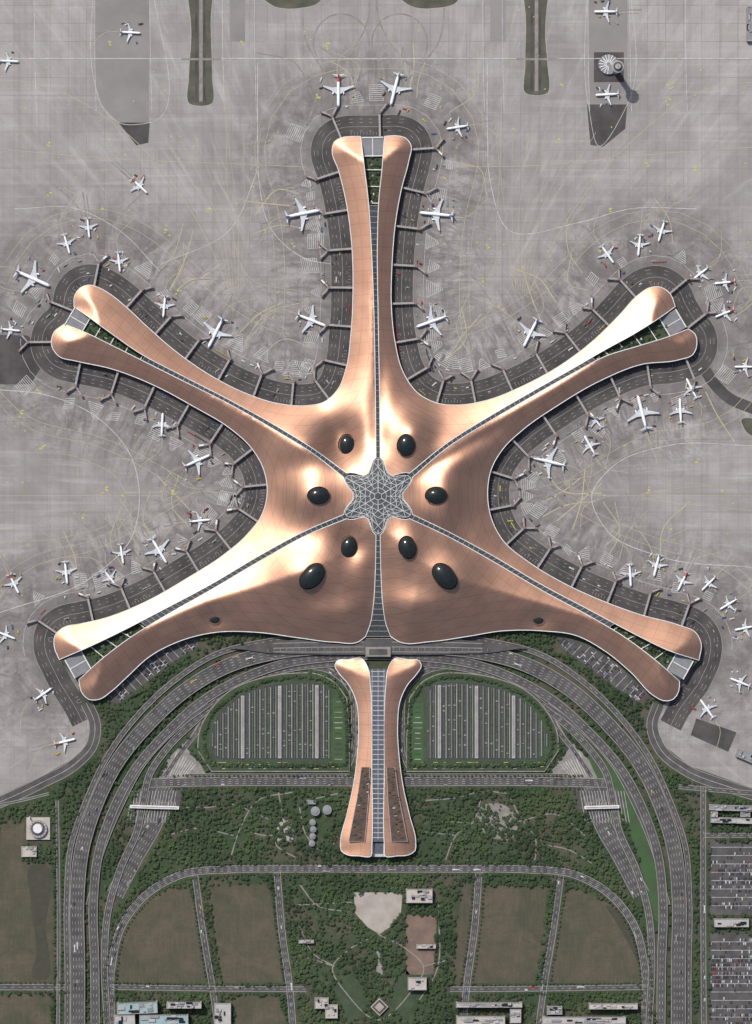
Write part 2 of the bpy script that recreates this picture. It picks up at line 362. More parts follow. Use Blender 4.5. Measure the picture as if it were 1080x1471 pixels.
# central lattice: hexagonal heart, radiating ribs and cross webs
lat=B('central_skylight_lattice',[GLASS3,STEEL,PDARK]); NR=[.16,.34,.52,.70,.86,1.0]
def sp(f,th):
    x_=abs(math.cos(3*(th-math.pi/6))); r=f*(star_r(0)-.5+f*f*18.5*(x_**3.2)); x=C0[0]+r*math.cos(th); y=C0[1]+r*math.sin(th); return (x,y,h1((x,y))+.5)
g=[(C0[0],C0[1],h1(C0))]; 
for f in NR:
    for i in range(72):
        x,y,z=sp(f,2*math.pi*i/72); g.append((x,y,z-.5))
fs=[(0,1+i,1+(i+1)%72) for i in range(72)]
for k in range(len(NR)-1):
    for i in range(72): a=1+k*72+i; b=1+k*72+(i+1)%72; fs.append((a,a+72,b+72,b))
lat.add(g,fs,0)
lat.cyl(C0[0],C0[1],h1(C0)+.1,h1(C0)+1.2,4.6,4.2,6,2)
R30=math.pi/6
ring=[6,12,12,24,24,36]
for k,f in enumerate(NR):
    m_=ring[k]
    for i in range(m_):
        t0=R30+2*math.pi*i/m_; t1=R30+2*math.pi*(i+1)/m_
        if k==5:
            for s_ in range(2): lat.beam(sp(f,t0+(t1-t0)*s_/2),sp(f,t0+(t1-t0)*(s_+1)/2),.9,.3,1)
        else: lat.beam(sp(f,t0),sp(f,t1),.85,.3,1)
for i in range(12):
    th=R30*i; lat.beam(sp(.16 if (i%2) else .34,th),sp(1,th),1.15 if i%2 else .85,.45,1)
for i in range(24):
    th=math.pi/12*i; 
    if i%2: lat.beam(sp(.52,th-math.pi/12),sp(.70,th),.8,.3,1); lat.beam(sp(.52,th+math.pi/12),sp(.70,th),.8,.3,1); lat.beam(sp(.70,th),sp(1,th),.75,.3,1)
    lat.beam(sp(.86,th),sp(1,th+math.pi/24),.75,.3,1); lat.beam(sp(.86,th),sp(1,th-math.pi/24),.75,.3,1)
    lat.beam(sp(.70,th),sp(.86,th+math.pi/12),.7,.3,1)
lat.done(terminal)
def dome(b,x,y,rx,ry,rot,zb,hh,mi=0,n=28,m=7):
    q=[];cx,cy=P(x,y)
    for j in range(m+1):
        ph=j/m*math.pi/2
        for i in range(n):
            a=2*math.pi*i/n; u=rx*math.cos(a)*math.cos(ph);v=ry*math.sin(a)*math.cos(ph)
            q.append((cx+u*math.cos(rot)-v*math.sin(rot),cy+u*math.sin(rot)+v*math.cos(rot),zb+hh*math.sin(ph)))
    b.add(q,[(j*n+i,j*n+(i+1)%n,(j+1)*n+(i+1)%n,(j+1)*n+i) for j in range(m) for i in range(n)],mi)
ov=B('oval_bubble_skylights',[GLASS]); rim=B('oval_skylight_rims',[PDARK,CONC])
for x,y,rx,ry,rot in ((499,640,12.5,15.5,.15),(583,640,12.5,15.5,-.15),(458,712,15.5,12,0),(626,712,15.5,12,0),(501,785,12,15.5,-.2),(585,786,12,16,.25),(449,827,14,21,-.75),(638,827,14,21,.75)):
    z=h1(P(x,y)); dome(ov,x,y,rx,ry,rot,z+2.,7)
    cx,cy=P(x,y); rim.cyl(cx,cy,z-9,z+2.4,rx+1.2,rx+1.0,28,0,False,sy=(ry+1)/(rx+1),rot=rot)
for x,y in ((309,889),(773,890)):
    cx,cy=P(x,y); z=h1((cx,cy)); rim.cyl(cx,cy,z-3,z+2,9,9.,20,1,False,sy=.85); dome(ov,x,y,7.5,6,0,z+.5,1.5)
ov.done(terminal,True); rim.done(terminal,True)

# ---------------- landside transport hall ----------------
hall=empty('ground_transport_hall')
hL=[(481,955),(484,949),(500,947),(520,946),(528,958),(532,985),(534,1030),(534,1100),(534,1215),(533,1228),(515,1228),(500,1227),(490,1221),(489,1210),(498,1170),(507,1130),(513,1085),(515,1040),(511,1005),(500,982),(488,968)]
def hallH(edgepts):
    def f(q):
        q=np.atleast_2d(q)[:,:2]; d=seg_dist(q,[edgepts]); return 12+9*(1-np.exp(-d/22.))
    return f
for s,pts in (('left',hL),('right',MIR(hL))):
    pl=cat(PP(pts),4,True); ed=np.array(cat(PP(pts[12:]+pts[:4] ),4)); make_roof('hall_roof_'+s,pl,hallH(ed),COPPER,hall,4,center=np.array(P(543,700)),outs=[ed])
sk=B('hall_skylight',[BLUEG,STEEL,GREYROOF])
sk.poly(PP([(529,960),(557,960),(553,985),(552,1100),(553,1208),(533,1208),(534,1100),(533,985)]),17.5,0,base=0)
for y in np.arange(964,1206,7.): sk.box(P(543,y)[0],P(543,y)[1],17.55,18.1,20,1.0,0,1)
for x in (534.5,543,551.5): sk.box(P(x,1083)[0],P(x,1083)[1],18.15,18.5,.7,244,0,1)
sk.box(*P(544,1220),0,10,18,20,0,1); sk.box(*P(544,1219),10,10.8,12,13,0,0)
sk.done(hall)
cg=B('hall_courtyards',[MAROON,LAWN,CONC])
for m in (0,1):
    pts=[(519,1101),(531,1101),(529,1150),(524,1207),(501,1207),(506,1180),(514,1140)]
    if m: pts=MIR(pts)
    pl=PP(pts); cg.poly(pl,21.6,0,base=12); cg.ribbon(pl,.9,21.75,closed=True,mi=2)
    for k in range(26):
        y=1106+k*3.8; x=(523 if y<1140 else 517 if y<1175 else 513)+random.uniform(-4,6); x=1086-x if m else x
        cg.box(*P(x,y),21.65,22.6+random.random(),random.uniform(1.5,5),random.uniform(1,2.5),random.choice([0,.3]),random.choice([0,1,0,2,1]))
cg.done(hall)

# ---------------- ground ----------------
gb=B('ground',[GROUND]); gb.poly([(-30000,-30000),(30000,-30000),(30000,30000),(-30000,30000)],0); gb.done()
airb=[(-900,1330),(-400,1200),(0,1143),(60,1115),(105,1090),(126,1068),(130,1040),(118,1012),(112,985),(300,860),(543,850),(780,860),(975,985),(962,1005),(945,1020),(943,1045),(955,1072),(990,1100),(1040,1118),(1080,1132),(1500,1240),(2200,1350),(2200,-900),(-900,-900)]
airp=PP(airb)
X,Y=np.meshgrid(np.arange(-1440,1665,7.),np.arange(-615,1640,7.)); q=np.stack([X.ravel(),Y.ravel()],1); pb=resample(airp+[airp[0]],9.)[:-1]
q=q[(abs(q[:,0])<640)&(abs(q[:,1])<800)]; q=q[inside(q,pb)]; q=q[seg_dist(q,[np.vstack([pb,pb[:1]])])>4]
vs,es,fs,_,_,_=delaunay_2d_cdt([Vector(p) for p in np.vstack([pb,q])],[],[list(range(len(pb)))],1,1e-5)
V=np.array([(v.x,v.y) for v in vs]); me=bpy.data.meshes.new('apron'); me.from_pydata([(x,y,.06) for x,y in V],[],[tuple(f) for f in fs]); me.materials.append(APRON)
air_path=np.array(EDGE['L'] + EDGE['TL'][0:] + EDGE['TR'] + EDGE['R'])
air_path=resample(air_path,4.)
for _ in range(3):
    ap=air_path.copy(); ap[1:-1]=(air_path[:-2]+2*air_path[1:-1]+air_path[2:])/4; air_path=ap
d,bi=seg_dist(V,[air_path],True); near=np.exp(-((d-68)/62)**2)
for nm,vv in (('near',near),('rim',np.exp(-np.maximum(d-29,0)/19)),('along',bi*4.),('dist',d)):
    a=me.attributes.new(nm,'FLOAT','POINT'); a.data.foreach_set('value',vv.astype(np.float32))
o=bpy.data.objects.new('apron',me); scene.collection.objects.link(o)
full=np.vstack([np.array(PP([(132,1030),(122,1010)])),np.array(PP([(100,975)])),air_path,np.array(PP([(990,975)])),np.array(PP([(962,1012),(950,1035)]))]); full=resample(full,4.)
sr=B('terminal_service_road',[ASPH,MARK,KERB])
sr.ribbon(full,33,.14,off=15); sr.ribbon(full,.7,.18,off=31.5,mi=2)
def dashes(b,pts,off,w,z,on,gap,mi):
    a=resample(pts,1.5); n=len(a); i=0; on=int(on/1.5);gap=int(gap/1.5)
    while i+on<n: b.ribbon(a[i:i+on+1],w,z,off=off,mi=mi); i+=on+gap
for off in (9,21,26): dashes(sr,full,off,.3,.18,5,9,1)
sr.ribbon(full,.3,.18,off=15,mi=1)
a_=resample(full,4.5)
for i in range(6,len(a_)-6):
    if (i//9)%3==0:
        t=a_[i+1]-a_[i-1]; t/=np.linalg.norm(t); n=np.array([-t[1],t[0]]); sr.ribbon([tuple(a_[i]+n*3.5),tuple(a_[i]+n*7.5)],.3,.19,mi=1)
sr.done()
pv=B('dark_apron_pavement',[ASPH,PAVE])
for pl,mi in (([(170,176),(215,176),(213,205),(196,209)],0),([(843,150),(901,150),(898,185),(866,211),(848,208)],0),([(-400,470),(40,482),(60,500),(60,526),(44,552),(-400,556)],0),
   ([(853,75),(896,75),(896,118),(853,118)],0),([(1000,1032),(1058,1052),(1046,1080),(992,1056)],0)):
    pv.poly(PP(pl),.115,mi)
pv.ribbon(cat(PP([(1002,505),(1018,540),(1042,568),(1090,590),(1400,660)]),5),16,.122,mi=0)
pv.done()
sh=B('taxiway_shoulders',[TAXI])
for k,pl in enumerate(([(137,-400),(214,-400),(214,176),(170,176),(146,150),(137,120)],[(846,-400),(902,-400),(901,150),(846,150)],[(330,-400),(352,-400),(352,60),(330,60)],[(704,-400),(726,-400),(726,60),(704,60)])): sh.poly(PP(pl),.075+.004*k,0)
sh.done()
br=B('perimeter_road',[ASPH2,KERB,MARK]); 
for pts in ([(-400,1215),(0,1152),(60,1124),(108,1097),(132,1070),(136,1040),(124,1010)],[(946,1012),(937,1040),(948,1075),(985,1106),(1040,1128),(1085,1142),(1500,1250)]):
    c=cat(PP(pts),5); br.ribbon(c,16,.16); br.ribbon(c,.9,.22,off=8,mi=1); br.ribbon(c,.9,.22,off=-8,mi=1); br.ribbon(c,.5,.22,mi=2); block_rib(c,20)
br.done()
gi=B('taxiway_grass_islands',[simple('dry_grass',(.095,.088,.062),(.05,.053,.036),.05,detail=9),PAVE,CONC,ASPH])
def island(pts):
    c=cat(PP(pts),3,True); gi.poly(c,.127,0); gi.ribbon(c,1.,.2,closed=True,mi=2)
island([(276,-300),(301,-300),(303,40),(305,110),(304,149),(272,149),(271,110),(274,60)])
island([(756,-300),(781,-300),(784,60),(787,95),(786,134),(755,134),(754,95),(755,40)])
island([(362,-20),(470,-20),(458,4),(430,12),(395,10)]); island([(560,-20),(665,-20),(655,4),(625,12),(590,9)])
for x,y1 in ((287,149),(769,134)):
    gi.box(*P(x+1,85),.2,.26,56,3,0,1); gi.poly(PP([(x-1,-100),(x+4,-100),(x+4,y1-3),(x-1,y1-3)]),.24,1); gi.poly(PP([(x+5,-100),(x+8,-100),(x+8,y1-3),(x+5,y1-3)]),.25,3); gi.poly(PP([(x-7,-100),(x-3,-100),(x-3,y1-3),(x-7,y1-3)]),.25,3)
island([(1064,604),(1110,616),(1110,628),(1072,621)])
gi.done()
mk=B('apron_markings',[MARK,YEL,simple('tyre_rubber',(.165,.15,.143),(.24,.225,.215),.1),simple('lead_in_line',(.38,.35,.21),(.29,.27,.19),.1)])
def mline(pts,w=.7,mi=0,z=.14,step=5): mk.ribbon(cat(PP(pts),step),w,z,mi=mi)
mline([(-200,84),(270,84)],1.); mline([(318,84),(755,84)],1.); mline([(800,84),(1200,84)],1.)
for x in (320,366,694,722,845,905,136,216,50,985): mline([(x,-200),(x,80),(x+2,160)],.6,0,.142)
mline([(136,-50),(136,120),(145,150),(170,176),(215,176),(216,-50)],.7,0,.144)
mline([(845,-50),(845,150),(860,210),(901,150),(903,-50)],.7,0,.146)
mline([(370,90),(370,200),(372,260),(390,330),(440,372),(480,380)],.9); mline([(372,240),(330,330),(230,380)],.7)
mline([(700,90),(700,190),(704,260),(730,330),(830,320),(905,300),(1000,300)],.9); mline([(20,300),(110,300),(170,330),(230,390)],.8)
mline([(-100,120),(60,122),(180,190),(290,330),(330,420)],.8,3); mline([(1180,120),(1010,130),(900,210),(800,340),(760,420)],.8,3)
mline([(-100,205),(200,230),(330,235),(440,240)],.8,3); mline([(640,240),(800,236),(900,225),(1180,205)],.8,3)
mline([(320,84),(325,180),(330,300),(360,400),(440,420)],.6,3); mline([(722,84),(720,180),(714,300),(700,400),(640,420)],.6,3)
mline([(0,560),(60,566),(140,600),(190,660),(200,712),(190,770),(130,830),(0,880)],1.); mline([(1080,640),(960,640),(880,670),(850,712),(870,760),(950,800),(1080,815)],1.)
mline([(0,650),(120,660),(170,690),(180,712),(165,745),(100,770),(0,780)],.6,3); mline([(1080,690),(920,712),(1080,734)],.6,3)
mline([(0,712),(230,712)],.6,3); mline([(860,712),(1080,712)],.6,3)
for s_ in (0,1):
    for k in range(7):
        pts=[(330+k*3,420),(310+k*8,330),(230+k*24,190)]
        if s_: pts=MIR(pts)
        mline(pts,.5,3,.125+.001*k)
tyre=[]
for cx in (490,574): 
    tyre.append([(cx+40*math.sin(a),62-42*math.cos(a)) for a in np.linspace(-2.2,2.2,14)])
tyre+=[[(530,-20),(528,30),(500,80),(470,110),(440,180)],[(540,-20),(545,30),(575,80),(605,110),(640,170)],[(432,-10),(440,60),(470,110),(490,140)],[(640,-10),(630,60),(590,110),(568,140)]]
for k,tp in enumerate(tyre):
    mline(tp,2.2,2,.10+.003*k); 
for k in range(170):
    i=random.randrange(20,len(air_path)-20); p=air_path[i]; t=air_path[i+2]-air_path[i-2]; n=np.array([-t[1],t[0]]); n/=np.linalg.norm(n); t=t/np.linalg.norm(t)
    a0=p+n*random.uniform(55,80); a1=a0+n*random.uniform(20,50)+t*random.uniform(-14,14); a2=a1+n*random.uniform(20,50)+t*random.uniform(-45,45)
    if seg_dist([a1,a2],[air_path]).min()<50: continue
    mk.ribbon(cat([tuple(a0),tuple(a1),tuple(a2)],5),random.choice([.7,1.1,1.6]),.096+.0001*k,mi=random.choice([2,2,3]))
ys=[(72,277),(70,205),(248,196),(458,136),(470,62),(700,343),(703,352),(741,185),(960,142),(962,118),(360,268),(252,418),(178,222),(420,350),(640,255),(806,122),(800,200),(660,180),(350,60),(160,60),(235,130),(30,590),(60,640),(180,712),(250,705),(120,740),(150,700),(870,712),(930,700),(1000,660),(1040,705),(900,640),(960,760),(820,560),(690,400),(400,420),(380,330),(300,300),(240,330),(150,300),(880,300),(930,230),(1000,240),(640,350),(720,440),(55,560),(860,360)]
for x,y in ys:
    for k in range(random.randint(1,3)): mk.box(*P(x+random.uniform(-4,4),y+k*4),.10,.15,random.uniform(2.5,5.5),random.uniform(1.5,2.6),random.choice([0,.5,-.5]),1)
allrn=[np.array(v) for v in petals.values()]
for k in range(260):
    x,y=random.uniform(5,1075),random.uniform(5,860); q_=P(x,y)
    if seg_dist([q_],[air_path])[0]<60 or any(inside([q_],a)[0] for a in allrn) or y>900: continue
    if not inside([q_],airp)[0]: continue
    mk.box(*q_,.10,.14,2.2,1.4,random.random(),1)
for i in range(12,len(air_path)-12,9):
    p=air_path[i]; t=air_path[i+2]-air_path[i-2]; t/=np.linalg.norm(t); n=np.array([-t[1],t[0]]); dd=random.uniform(40,56); sz=random.uniform(14,28); tri=random.random()<.5
    o_=p+n*dd+t*random.uniform(-8,8); sk_=random.uniform(-4,4); pts=[]
    for k in range(int(sz/2.8)):
        f=k*2.8; w=(sz*(1-f/sz)) if tri else sz*.75
        a_=o_+n*f-t*w/2; b_=o_+n*(f+sk_)+t*w/2
        if seg_dist([a_,b_],[air_path]).min()<38: continue
        mk.ribbon([tuple(a_),tuple(b_)],.8,.13); pts.append((a_,b_))
    if len(pts)>2: mk.ribbon([tuple(a) for a,b in pts],.5,.15); mk.ribbon([tuple(b) for a,b in pts],.5,.15)
for off,w in ((46,.5),(98,.7),(112,.6)):
    seg=[]
    for i in range(4,len(air_path)-4,2):
        t=air_path[i+3]-air_path[i-3]; t/=np.linalg.norm(t); q_=air_path[i]+np.array([-t[1],t[0]])*off
        if seg_dist([q_],[air_path])[0]>off-1.5: seg.append(tuple(q_))
        else:
            if len(seg)>4: mk.ribbon(seg,w,.152,mi=0 if off<60 else 3)
            seg=[]
    if len(seg)>4: mk.ribbon(seg,w,.152,mi=0 if off<60 else 3)

# ---------------- aircraft ----------------
def plane_mesh(name,tail,L,span,R,tw=False):
    b=B(name,[PWHITE,PGREY,PDARK,tail])
    stt=[(.5,.0,-.15),(.492,.35,-.12),(.475,.62,-.06),(.45,.85,0),(.41,1,0),(.2,1,0),(-.1,1,0),(-.25,.97,.03),(-.34,.8,.15),(-.42,.52,.35),(-.47,.3,.5),(-.5,.1,.6)]
    n=12; q=[]
    for y,r,zc in stt:
        for i in range(n):
            a=2*math.pi*i/n; q.append((R*r*math.cos(a),y*L,R*(r*math.sin(a)+zc)+R*2.1))
    f=[]
    for j in range(len(stt)-1):
        for i in range(n): f.append((j*n+i,j*n+(i+1)%n,(j+1)*n+(i+1)%n,(j+1)*n+i))
    k=7*n; b.add(q,f[:k],0); b.add(q,f[k:],3 if tw else 0)
    def slab(pts,z,th,mi):
        nn=len(pts); top=[(x,y,zz+th/2) for x,y,zz in pts]; bot=[(x,y,zz-th/2) for x,y,zz in pts]
        b.add(top+bot,[tuple(range(nn)),tuple(range(2*nn-1,nn-1,-1))]+[(i,nn+i,nn+(i+1)%nn,(i+1)%nn) for i in range(nn)],mi)
    zw=R*1.5
    for s in (-1,1):
        hs=span/2
        slab([(s*R*.6,.14*L,zw),(s*hs*.36,.03*L,zw+.4),(s*hs,-.115*L,zw+1.6),(s*hs,-.15*L,zw+1.6),(s*hs*.36,-.085*L,zw+.4),(s*R*.6,-.095*L,zw)],0,R*.25,1)
        slab([(s*hs*.96,-.105*L,zw+1.5),(s*hs*1.0,-.125*L,zw+3.),(s*hs,-.155*L,zw+3.2),(s*hs*.96,-.15*L,zw+1.5)],0,.3,3)
        slab([(s*R*.2,-.40*L,R*2.7),(s*span*.18,-.465*L,R*3),(s*span*.18,-.485*L,R*3),(s*R*.2,-.465*L,R*2.7)],0,R*.15,1)
        ex=s*hs*.33; q=[]; er=R*.5
        for y,r in ((.115,.8),(.105,1),(.05,1),(.02,.6)):
            for i in range(10):
                a=2*math.pi*i/10; q.append((ex+er*r*math.cos(a),y*L,zw-er*.8+er*r*math.sin(a)))
        b.add(q,[(j*10+i,j*10+(i+1)%10,(j+1)*10+(i+1)%10,(j+1)*10+i) for j in range(3) for i in range(10)],0); b.add(q[:10],[tuple(range(10))],2)
        b.cyl(s*R*1.1,-.04*L,0,R*1.3,R*.3,R*.3,8,2)
    b.cyl(0,.38*L,0,R*1.2,R*.2,R*.2,8,2)
    yz=[(-.36,2.9),(-.45,5.4),(-.5,5.4),(-.475,2.7)]; th=R*.16
    q=[(-th,y*L,z*R) for y,z in yz]+[(th,y*L,z*R) for y,z in yz]; b.add(q,[(0,1,2,3),(7,6,5,4),(0,4,5,1),(1,5,6,2),(2,6,7,3),(3,7,4,0)],3)
    q=[(-R*.5,.458*L,R*2.75),(R*.5,.458*L,R*2.75),(R*.42,.472*L,R*2.45),(-R*.42,.472*L,R*2.45)]; b.add(q,[(0,1,2,3)],2)
    me=b.done(); d=me.data; bpy.data.objects.remove(me); 
    d.polygons.foreach_set('use_smooth',[len(p.vertices)==4 and p.material_index in(0,) for p in d.polygons]); return d
PM={}
for nm,t,tw in (('w',PWHITE,False),('r',RED,False),('R',RED,True),('b',BLUE,False),('o',ORG,True)):
    PM[('n',nm)]=plane_mesh('airliner_narrow_'+nm,t,34,31,1.75,tw); PM[('W',nm)]=plane_mesh('airliner_wide_'+nm,t,52,50,2.4,tw)
PL=[(486,130,0,1,'W','R',.92),(567,128,-.25,1,'W','w',.92),(657,183,-1,.15,'n','w',.95),(435,307,1,-.2,'W','b',1),(627,308,-1,-.1,'W','b',.95),(447,460,1,.4,'W','r',.88),(620,462,-1,.35,'W','w',.9),
(187,47,1,.05,'n','b',.9),(870,17,-1,0,'n','w',1),(872,136,-1,.05,'n','w',1),(12,88,1,.05,'n','r',.9),(200,267,1,.95,'n','R',.95),(127,327,.1,1,'n','b',.9),(96,350,.3,1,'n','w',.9),(171,376,.1,1,'n','w',.9),
(47,400,1,.45,'W','b',1.05),(15,474,1,.1,'n','w',.85),(236,440,-.1,1,'n','r',.95),(310,478,-.5,1,'W','b',.93),(233,610,.05,-1,'n','w',1),(283,662,1,-.45,'W','r',.82),(287,748,1,-.1,'n','w',.9),(228,790,.6,1,'W','b',.85),
(175,795,.15,1,'n','r',.9),(95,822,.1,1,'n','w',1),(158,830,.8,1,'n','b',.85),(20,838,.5,1,'n','R',.95),(8,912,1,.4,'n','w',.9),(62,997,1,-.7,'n','w',.9),(93,1065,1,-.25,'n','o',.95),
(872,365,.7,1,'n','b',.95),(918,352,-.1,1,'n','w',.95),(950,332,-.3,1,'n','b',.95),(1006,393,-.9,.7,'n','r',.9),(1041,406,-1,.1,'n','R',.9),(1041,450,-1,.4,'n','R',.9),(1070,527,-1,.0,'n','w',.9),(993,558,-.5,-1,'n','w',.95),
(922,593,-.25,-1,'W','b',.98),(977,590,-.05,-1,'n','w',1.05),(856,604,-.6,-.8,'n','b',.8),(847,640,-.5,-.9,'n','r',.95),(788,663,-1,-.25,'W','w',.93),(762,478,-.5,1,'W','b',.88),(905,826,.05,1,'n','w',1),(943,812,-.25,1,'n','b',1),
(980,835,-.5,1,'n','R',.9),(1018,838,-.8,.8,'n','r',.85),(1046,868,-1,.6,'n','w',.85),(1070,902,-1,.2,'n','r',.9),(1063,980,-1,-.4,'n','w',.9),(1015,1018,-.7,-1,'n','w',.95)]
gse=[]
for x,y,dx,dy,k,t,s in PL:
    o=bpy.data.objects.new('airliner',PM[(k,t)]); scene.collection.objects.link(o); px,py=P(x,y); o.location=(px,py,.15); o.scale=(s,s,s)
    o.rotation_euler[2]=math.atan2(-dy,dx)-math.pi/2
    u=np.array([dx,-dy],float); u/=np.linalg.norm(u); c=np.array([px,py]); L=26 if k=='W' else 17
    v=np.array([-u[1],u[0]]); b0=c-u*(L+45)+v*random.choice([-30,30]); 
    mk.ribbon(cat([tuple(c+u*L),tuple(c-u*L*.5),tuple(c-u*(L+15)),tuple(b0)],4),.7,.148,mi=3)
    mk.ribbon([tuple(c-u*L*.9-v*2),tuple(c-u*(L+35)-v*3)],2.2,.092,mi=2); mk.ribbon([tuple(c-u*L*.9+v*3),tuple(c-u*(L+30)+v*2)],1.6,.094,mi=2)
    for _ in range(random.randint(3,7)):
        q_=c+u*random.uniform(-1,1)*L+v*random.choice([-1,1])*random.uniform(.3,1.)*L; gse.append((q_[0],q_[1],random.uniform(0,3.1)))
mk.done()
def bridge(A,Bp,Cp,two=None):
    b=B('jet_bridge',[JBW,JBR,PDARK,WHITE]); 
    b.beam((*A,5.2),(*Bp,4.8),2.8,2.8,0); b.cyl(Bp[0],Bp[1],0,8.4,2.3,2.3,12,1)
    for Cq in [Cp]+([two] if two is not None else []):
        Bv=np.array(Bp);Cv=np.array(Cq); m=Bv+(Cv-Bv)*.5
        b.beam((*Bv,4.6),(*m,4.4),1.9,2.6,0); b.beam((*m,4.2),(*Cv,4.0),2.4,3.0,3 if random.random()<.2 else 0); b.cyl(Cv[0],Cv[1],3.8,7.3,1.8,1.8,10,1)
        w=Bv+(Cv-Bv)*.78; b.box(w[0],w[1],0,4.2,1.0,2.6,0,2)
    f=np.array(A)*.5+np.array(Bp)*.5; b.box(f[0],f[1],0,5,1,2.6,0,2)
    b.done()
N=len(air_path)
for i in range(10,N-8,14):
    p=air_path[i]; t=air_path[i+3]-air_path[i-3]; t/=np.linalg.norm(t); n=np.array([-t[1],t[0]])
    A=p-n*1; Bp=p+n*35; s=random.choice([-1,1]); Cp=Bp+n*random.uniform(9,14)+t*s*random.uniform(8,13); two=Bp+n*12-t*s*12 if random.random()<.6 else None
    if seg_dist([Cp],[air_path])[0]<36: continue
    bridge(A,Bp,Cp,two)

# vehicles
def cars(name,items,mats):
    b=B(name,mats)
    for x,y,r,L,W,h,mi in items:
        c,s=math.cos(r),math.sin(r)
        b.box(x,y,.35+.2,h*.55+.2,L,W,r,mi,.04); b.box(x-c*L*.05,y-s*L*.05,h*.55+.2,h+.2,L*.55,W*.88,r,mi,.18)
        b.box(x,y,.2,.5,L*.8,W*1.02,r,len(mats)-1)
    return b.done()
CM=[simple('car_white',(.5,.5,.5),None,.2,rough=.3),simple('car_silver',(.25,.255,.26),None,.2,rough=.3),simple('car_dark',(.04,.04,.045),None,.2,rough=.3),simple('car_red',(.3,.04,.035),None,.2,rough=.3),simple('car_blue',(.05,.08,.2),None,.2,rough=.3),simple('car_yellow',(.4,.33,.08),None,.2),simple('tyre_black',(.02,.02,.02))]
it=[(x,y,r,random.choice([3.5,5,7]),2.2,2.2,random.choices(range(6),[5,4,3,1,1,2])[0]) for x,y,r in gse]
for k in range(240):
    i=random.randrange(5,N-5); p=air_path[i]; t=air_path[i+2]-air_path[i-2]; t/=np.linalg.norm(t); n=np.array([-t[1],t[0]]); q_=p+n*random.choice([11,18,24,35,38,41,44,50]); 
    if seg_dist([q_],[air_path])[0]<8: continue
    L=random.choice([4,4.5,6,8]); it.append((q_[0],q_[1],math.atan2(t[1],t[0])+(0 if random.random()<.7 else 1.2),L,2.1,random.choice([1.6,2.5]),random.choices(range(6),[5,5,4,.6,.6,1])[0]))
for _ in range(30):
    i=random.randrange(8,N-8); p=air_path[i]; t=air_path[i+2]-air_path[i-2]; t/=np.linalg.norm(t); n=np.array([-t[1],t[0]]); o_=p+n*random.choice([5,36,42]); mi=random.choice([1,2,5,3,4])
    if seg_dist([o_],[air_path])[0]<4: continue
    for k in range(random.randint(3,7)): q_=o_+t*k*3.4; it.append((q_[0],q_[1],math.atan2(t[1],t[0]),2.8,1.6,1.6,mi))
cars('ground_service_vehicles',it,CM)

# ---------------- landside roads ----------------
rd=B('landside_roads',[ASPH2,KERB,MARK,PAVE]); lz=[.14]
carspots=[]
def road(pts,w,z=None,lanes=3,kerb=True,base=None,mi=0,block=True,n_car=0):
    z0=lz[0] if z is None else z; lz[0]+=.012
    c=cat(PP(pts),6); rd.ribbon(c,w,z0,mi=mi,base=base)
    if kerb:
        for s in (-1,1): rd.ribbon(c,.9,z0+.5 if base is not None else z0+.12,off=s*w/2,mi=1,base=z0)
    for k in range(1,lanes):
        dashes(rd,c,-w/2+w*k/lanes,.35,z0+.06,5,7,2)
    if block: block_rib(c,w+3)
    a=resample(c,2.)
    for _ in range(n_car):
        i=random.randrange(1,len(a)-1); t=a[i+1]-a[i-1]; t/=np.linalg.norm(t); n=np.array([-t[1],t[0]]); q_=a[i]+n*(random.choice(range(lanes))+.5-lanes/2)*w/lanes
        carspots.append((q_[0],q_[1],math.atan2(t[1],t[0]),random.choice([4.6,4.8,11]),1.9,1.5,z0))
A_=[(112,1600),(112,1471),(112,1380),(111,1290),(118,1220),(136,1160),(168,1095),(213,1040),(268,990),(330,955),(400,936),(470,929),(543,927)]
B_=[(138,1600),(137,1471),(136,1380),(134,1300),(142,1225),(162,1165),(192,1108),(237,1055),(292,1006),(347,975),(410,953),(475,944),(543,941)]
for pts in (A_,B_):
    full_=pts+MIR(pts)[::-1][1:]; road(full_,20 if pts is A_ else 12,6.5 if pts is A_ else 3.5,5 if pts is A_ else 3,base=0,n_car=50)
for m in (0,1):
    f=MIR if m else (lambda l:l)
    road(f([(96,1600),(97,1400),(96,1290),(102,1215),(124,1150),(155,1085),(200,1025),(250,978),(310,940),(380,922),(450,914),(500,915)]),7,2.2,2,base=0,n_car=12)
    road(f([(155,1600),(154,1471),(150,1380),(155,1310),(172,1250),(198,1190),(206,1150),(215,1112),(240,1075),(280,1035),(330,995),(385,968),(430,958),(480,953)]),9,1.6,3,base=0,n_car=12)
    road(f([(165,1285),(195,1228),(222,1180),(232,1150),(240,1128)]),24,None,6,n_car=6)
    road(f([(126,1300),(150,1215),(178,1150),(205,1100),(250,1050),(300,1012)]),5,2.8,1,base=0)
    road(f([(236,1116),(262,1078),(285,1048),(300,1020),(340,985),(400,962),(440,958),(475,965),(502,990),(508,1040),(505,1090),(490,1118)]),6,None,2,n_car=6)
    road(f([(160,1471),(160,1390),(175,1330),(210,1285),(262,1256),(330,1249),(420,1248),(543,1248)]),10,None,4,n_car=10)
    road(f([(280,1256),(290,1330),(305,1420),(312,1471)]),8,None,2,n_car=4)
    road(f([(398,1252),(404,1330),(416,1420),(425,1560)]),9,None,3,n_car=5)
    road(f([(160,1418),(300,1420),(415,1421),(440,1421)]),7,None,2,n_car=4)
    road(f([(270,1113),(395,1113),(500,1113)]),3,None,1)
road([(212,1125),(300,1123),(543,1123),(786,1123),(874,1125)],12,None,4,n_car=12)
